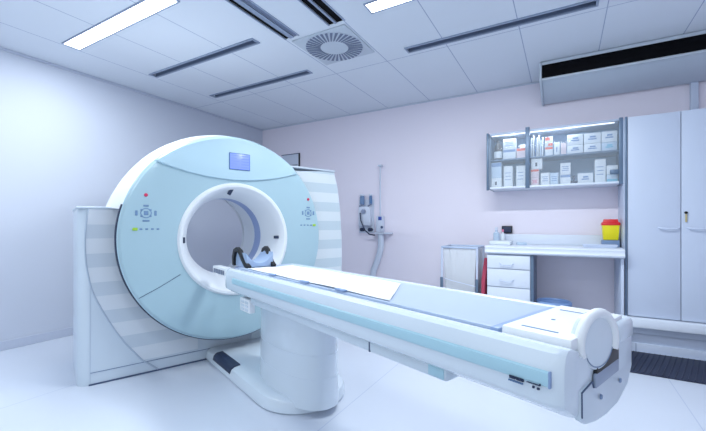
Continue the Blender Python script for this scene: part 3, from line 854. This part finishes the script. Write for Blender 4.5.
# sharps container
t = thing('sharps_container', 'yellow sharps container with a red lid at the right end of the worktop', 'sharps container', (.397, 4.40, ZT + .068))
zz = [(0, .060, .05), (.145, .070, .058)]
b = B(); b.loft([[Vector((sx_ * hx, sy_ * hy, z)) for sx_, sy_ in ((-1, -1), (1, -1), (1, 1), (-1, 1))] for z, hx, hy in zz]); b.bevel(.006).obj('container', 'yellow', t)
b = B(); b.loft([[Vector((sx_ * hx, sy_ * hy, z)) for sx_, sy_ in ((-1, -1), (1, -1), (1, 1), (-1, 1))] for z, hx, hy in ((.143, .075, .062), (.170, .073, .060), (.176, .060, .05), (.203, .056, .046))]); b.bevel(.004).obj('lid', 'red', t)
t = B().box(-.072, .070, -.065, .065, 0, .066, .006).obj('holder_block', 'greybase'); place(t, (.397, 4.40, ZT)); tag(t, 'blue grey block under the yellow sharps container', 'block')
b = B(); b.loft([[Vector((sx_ * hx, sy_ * hy, z)) for sx_, sy_ in ((-1, -1), (1, -1), (1, 1), (-1, 1))] for z, hx, hy in ((0, .12, .05), (.004, .125, .055), (.024, .14, .065), (.028, .142, .067), (.024, .134, .06), (.008, .12, .05))])
o = b.obj('kidney_tray', 'handle'); place(o, (.29, 4.19, ZT)); tag(o, 'shallow grey white tray on the worktop in front of the sharps container', 'tray')

# ---------------------------------------------------------------- wall cabinet with glass doors
cb = thing('wall_cabinet', 'glass-fronted wall cabinet full of medicine boxes above the worktop', 'cabinet', (-.12, 4.42, 1.54))
og = (-.12, 4.42, 1.54)
CX0, CX1, CY0, CY1, CZ0, CZ1 = -.725, .478, 4.25, 4.598, 1.535, 2.145
B().box(CX0, CX1, CY1 - .012, CY1, CZ0, CZ1).obj('back_panel', 'cabin', cb, og)
B().box(CX0 - .0, CX0 + .016, CY0 + .02, CY1 - .012, CZ0, CZ1, .002).obj('side_panel', 'cabdark', cb, og)
B().box(CX1 - .016, CX1, CY0 + .02, CY1 - .012, CZ0, CZ1, .002).obj('side_panel', 'cabdark', cb, og)
B().box(CX0 + .016, CX1 - .016, CY0 + .0, CY1 - .012, CZ0, CZ0 + .02, .003).obj('bottom_panel', 'cabw', cb, og)
B().box(CX0 + .016, CX1 - .016, CY0 + .0, CY1 - .012, CZ1 - .018, CZ1, .003).obj('top_panel', 'cab', cb, og)
B().box(CX0 + .016, CX1 - .016, CY0 + .045, CY1 - .012, 1.845, 1.862, .003).obj('shelf', 'cabdark', cb, og)
B().box(CX0 + .03, .42, CY0 + .035, CY0 + .050, CZ1 - .028, CZ1 - .0185, .003).obj('light_strip', 'tube', cb, og)
B().box(CX0 - .018, CX0 + .004, CY0 - .008, CY0 + .02, CZ0 - .012, CZ1 + .006, .003).obj('frame_post', 'cabdark', cb, og)
B().box(-.352, -.312, CY0 - .014, CY0 + .018, CZ0 - .008, CZ1 + .022, .003).obj('frame_post', 'cabdark', cb, og)
B().box(CX1 - .028, CX1 + .004, CY0 - .008, CY0 + .02, CZ0 - .008, CZ1 + .008, .003).obj('frame_post', 'cabdark', cb, og)
for gx0, gx1, gy in ((CX0 + .004, -.352, CY0 + .004), (-.312, CX1 - .028, CY0 + .010)):
    d = B().box(gx0, gx1, gy, gy + .004, CZ0 + .02, CZ1 - .018).obj('glass_door', 'glass', cb, og, smooth=False)
    if gx0 > -.4:
        o = B().box(gx1 - .07, gx1, gy - .016, gy - .001, 1.625, 1.668, .006).obj('handle', 'cabdark', d); o.location = (-og[0], -og[1], -og[2])
lp = (.12, 4.58, 2.0)
area('cabinet_lamp', (-.28, CY0 + .06, CZ1 - .036), (.8, .015), 1.1, (.85, .93, 1.0))

# boxes in the cabinet
SU, SLW = 1.8625, 1.5555
def carton(name, x0, x1, z0, z1, m, lab, d=.11, band=None, cat='box', grp='cartons in the wall cabinet', y=4.31, front=None):
    t = thing(name, lab, cat, ((x0 + x1) / 2, y + d / 2, z0), group=grp)
    W_, H_ = (x1 - x0) / 2 - .0015, z1 - z0 - .0015
    B().box(-W_, W_, -d / 2, d / 2, 0, H_, .002).obj('carton', m, t)
    if band:
        bm_, kind = band
        b = B(); yy0, yy1 = -d / 2 - .0012, -d / 2 + .001
        if kind == 'lines':
            for k in range(3):
                z = H_ * (.35 + .16 * k); b.box(-W_ * .7 * (1 - .2 * (k % 2)), W_ * .6, yy0, yy1, z - .003, z + .004)
        elif kind == 'top': b.box(-W_ * .96, W_ * .96, yy0, yy1, H_ * .72, H_ * .97)
        elif kind == 'bottom': b.box(-W_ * .96, W_ * .96, yy0, yy1, H_ * .05, H_ * .4)
        elif kind == 'logo':
            b.box(-W_ * .5, W_ * .5, yy0, yy1, H_ * .35, H_ * .48); b.box(-W_ * .3, W_ * .4, yy0, yy1, H_ * .55, H_ * .72)
        elif kind == 'square': b.box(-W_ * .25, W_ * .1, yy0, yy1, H_ * .25, H_ * .62)
        elif kind == 'diag':
            b.box(-W_ * .95, W_ * .2, yy0, yy1, H_ * .62, H_ * .95); b.box(-W_ * .2, W_ * .95, yy0, yy1, H_ * .08, H_ * .32)
        b.obj('printed_label', bm_, t)
    return t
dy = .14
U = [
 ('medicine_box', -.582, -.451, 1.967 , 2.083, 'boxw', 'white carton on the upper shelf, top one right of the brown bottle', ('print', 'lines')),
 ('medicine_box', -.582, -.451, SU, 1.966, 'boxw', 'white carton on the upper shelf, lower one right of the brown bottle', ('print', 'top')),
 ('medicine_box', -.446, -.357, SU, 1.969, 'boxp', 'pinkish carton with an orange band left of the cabinet middle post', ('orange', 'top')),
 ('medicine_box', -.172, -.099, SU + .092, 2.060, 'boxw', 'orange and white carton, upper one right of the wrapped packs', ('orange', 'diag')),
 ('medicine_box', -.172, -.099, SU, SU + .091, 'boxw', 'orange and white carton, lower one right of the wrapped packs', ('orange', 'top')),
 ('medicine_box', -.090, -.036, SU, 1.996, 'boxw', 'narrow white carton right of the orange cartons on the upper shelf', ('print', 'square')),
 ('medicine_box', -.029, .022, SU, 1.979, 'boxp', 'narrow pinkish carton left of the six large cartons', None),
 ('medicine_box', .026, .168, SU + .086, 2.055, 'boxw', 'large white carton, top row left of the six on the upper shelf', ('print', 'logo')),
 ('medicine_box', .026, .168, SU, SU + .085, 'boxw', 'large white carton, bottom row left of the six on the upper shelf', ('print', 'logo')),
 ('medicine_box', .171, .314, SU + .086, 2.052, 'boxw', 'large white carton, top row middle of the six on the upper shelf', ('print', 'logo')),
 ('medicine_box', .171, .314, SU, SU + .085, 'boxw', 'large white carton, bottom row middle of the six on the upper shelf', ('print', 'logo')),
 ('medicine_box', .317, .445, SU + .086, 2.052, 'boxw', 'large white carton, top row right of the six on the upper shelf', ('print', 'logo')),
 ('medicine_box', .317, .445, SU, SU + .085, 'boxb', 'large bluish carton, bottom row right of the six on the upper shelf', ('printc', 'logo')),
 ('medicine_box', -.705, -.597, SLW + .108, 1.835, 'boxb', 'pale blue carton, upper one in the lower left corner of the cabinet', ('print', 'top')),
 ('medicine_box', -.705, -.597, SLW, SLW + .107, 'boxw', 'white carton with a small dark mark in the lower left corner of the cabinet', ('dark', 'square')),
 ('medicine_box', -.576, -.484, SLW, 1.786, 'boxw', 'tall white carton second from the left on the lower shelf', ('print', 'lines')),
 ('medicine_box', -.450, -.356, SLW, 1.781, 'boxw', 'tall white carton just left of the cabinet middle post, lower shelf', ('print', 'lines')),
 ('medicine_box', -.304, -.196, SLW + .176, 1.842, 'boxw', 'white carton with a dark square on top of pink ones right of the middle post', ('dark', 'square')),
 ('medicine_box', -.306, -.228, SLW + .088, SLW + .175, 'boxp', 'pink carton, upper of two right of the middle post', ('orange', 'top')),
 ('medicine_box', -.306, -.228, SLW, SLW + .087, 'boxp', 'pink carton, lower of two right of the middle post', ('pink', 'lines')),
 ('medicine_box', -.213, -.128, SLW, 1.688, 'boxw', 'low white carton left of a twin, right of the pink cartons', ('print', 'lines')),
 ('medicine_box', -.125, -.048, SLW, 1.682, 'boxb', 'low pale blue carton right of its twin on the lower shelf', ('print', 'lines')),
 ('medicine_box', -.034, .060, SLW + .100, 1.775, 'boxw', 'white carton stacked on another in the middle of the lower shelf', ('print', 'lines')),
 ('medicine_box', -.034, .060, SLW, SLW + .099, 'boxw', 'white carton carrying another in the middle of the lower shelf', ('print', 'top')),
 ('medicine_box', .118, .250, SLW, 1.659, 'boxw', 'wide low white carton left of the tall narrow stack, lower shelf', ('print', 'logo')),
 ('medicine_box', .262, .353, SLW, 1.787, 'boxw', 'tallest white carton on the lower shelf, near the right end', ('print', 'lines')),
 ('medicine_box', .358, .450, SLW + .078, 1.720, 'boxw', 'white carton, upper one in the lower right corner of the cabinet', None),
 ('medicine_box', .358, .450, SLW, SLW + .077, 'boxb', 'carton with a cyan band in the lower right corner of the cabinet', ('printc', 'bottom')),
]
for i, (n, x0, x1, z0, z1, m, lab, band) in enumerate(U):
    carton(n, x0, x1, z0, z1, m, lab, .13, band, y=4.315)
# brown bottle
t = thing('brown_bottle', 'dark brown bottle with a white label on the upper shelf, far left', 'bottle', (-.64, 4.37, SU))
B().turn([(.040, 0), (.043, .004), (.043, .135), (.036, .165), (.018, .19), (.016, .205)]).obj('body', 'bottle', t)
B().turn([(.019, .195), (.019, .218), (.015, .222)]).obj('cap', 'black', t)
B().turn([(.0436, .02), (.0436, .095)]).obj('label', 'boxw', t)
# roll on the cartons
b = B().cyl((-.42, 4.40, 0), (-.345, 4.40, 0), .026, n=24)
o = b.obj('bandage_roll', 'boxw', None, (-.38, 4.40, 0)); place(o, (-.38, 4.40, 1.969 + .026)); tag(o, 'white bandage roll lying on the pinkish carton by the cabinet post', 'roll')
# upright wrapped packs
for k in range(7):
    x = -.300 + k * .0175
    b = B()
    h = .20 + .03 * sin(k * 2.1)
    ln = .003 + .002 * sin(k)
    b.loft([[Vector((dx + ln * f, dy_, h * f)) for dx, dy_ in ((-.0062, -.05), (.0062, -.05), (.0062, .05), (-.0062, .05))] for f in (0, .5, 1)])
    o = b.bevel(.002).obj('wrapped_pack', ['foil', 'boxw', 'marks', 'boxw', 'foil', 'boxb', 'boxw'][k]); place(o, (x, 4.37, SU))
    names = ['leftmost', 'second', 'third', 'fourth', 'fifth', 'sixth', 'rightmost']
    tag(o, 'narrow wrapped pack standing on the upper shelf, %s of the seven' % names[k], 'pack', 'wrapped packs on the upper shelf')
# dark little stand
t = thing('tape_dispenser', 'small dark blue tape holder between cartons on the lower shelf', 'tape holder', (.087, 4.35, SLW))
B().box(-.032, .032, -.03, .03, 0, .032, .004).obj('base', 'dark', t)
B().cyl((-.010, 0, .055), (.010, 0, .055), .034, n=22).obj('roll', 'dark', t)

# ---------------------------------------------------------------- tall cabinets
t = thing('tall_cabinet', 'tall pale two-door cabinet standing at the right against the back wall', 'cabinet', (.87, 4.33, 0))
og = (.87, 4.33, 0)
B().box(.492, 1.26, 4.125, 4.598, .17, 2.118, .002).obj('carcass', 'cab', t, og)
B().box(.480, .494, 4.11, 4.598, .17, 2.118, .002).obj('side_panel', 'cab', t, og)
B().box(.478, .496, 4.095, 4.112, .32, 2.118, .002).obj('edge_strip', 'cabdark', t, og)
for x0, x1 in ((.498, .862), (.867, 1.235)):
    d = B().box(x0, x1, 4.10, 4.123, .325, 2.112, .003).obj('door', 'cab', t, og)
    if x0 < .6:
        hx = .712
        b = B().tube([(hx, 4.10, 1.118), (hx + .012, 4.078, 1.112), (hx + .07, 4.070, 1.108), (hx + .128, 4.078, 1.112), (hx + .14, 4.10, 1.118)], .0065, 8)
    else:
        hx = .905
        b = B().tube([(hx, 4.10, 1.118), (hx + .012, 4.078, 1.112), (hx + .07, 4.070, 1.108), (hx + .128, 4.078, 1.112), (hx + .14, 4.10, 1.118)], .0065, 8)
    o = b.obj('handle', 'handle', d); o.location = (-og[0], -og[1], 0)
    if x0 > .6:
        o = B().cyl((.895, 4.085, 1.245), (.895, 4.10, 1.245), .011, n=16).obj('lock', 'black', d); o.location = (-og[0], -og[1], 0)
        o = B().box(.889, .903, 4.088, 4.094, 1.165, 1.232, .002).obj('key_tag', 'gold', d); o.location = (-og[0], -og[1], 0)
B().box(.480, 1.26, 4.055, 4.125, .232, .318, .010).obj('lower_ledge', 'cabw', t, og)
B().box(.500, 1.26, 4.16, 4.22, .0, .17, .003).obj('plinth', 'cab', t, og)
B().box(.500, 1.26, 4.135, 4.165, .0, .075, .003).obj('kick_board', 'cab', t, og)
B().box(.56, .564, 4.131, 4.136, .0, .075).obj('seam', 'seam', t, og)
t = thing('wardrobe_cabinet', 'pale tall cabinet to the right of the two-door one', 'cabinet', (1.7, 4.35, 0)) if False else None
# ribbed mat
b = B().box(-.55, .55, -.29, .29, 0, .010, .003)
for k in range(34):
    x = -.60 + k * .037
    p0, p1 = Vector((x, -.28, .010)), Vector((x + .16, .28, .010))
    # clip to the mat
    pts = []
    for f in (0, 1):
        p = p0.lerp(p1, f); pts.append(p)
    def clip(pa, pb):
        d_ = pb - pa
        t0, t1 = 0, 1
        for lim, sg in ((-.54, 1), (.54, -1)):
            fa, fb = sg * (pa.x - lim), sg * (pb.x - lim)
            if fa < 0 and fb < 0: return None
            if fa < 0: t0 = max(t0, fa / (fa - fb))
            if fb < 0: t1 = min(t1, fa / (fa - fb))
        return pa + d_ * t0, pa + d_ * t1
    r_ = clip(*pts)
    if r_ and (r_[1] - r_[0]).length > .02:
        b.tube([r_[0], r_[1]], .0055, 6)
o = b.obj('floor_mat', 'mat'); place(o, (.98, 3.81, 0)); tag(o, 'black ribbed rubber floor mat in front of the tall cabinet', 'mat')
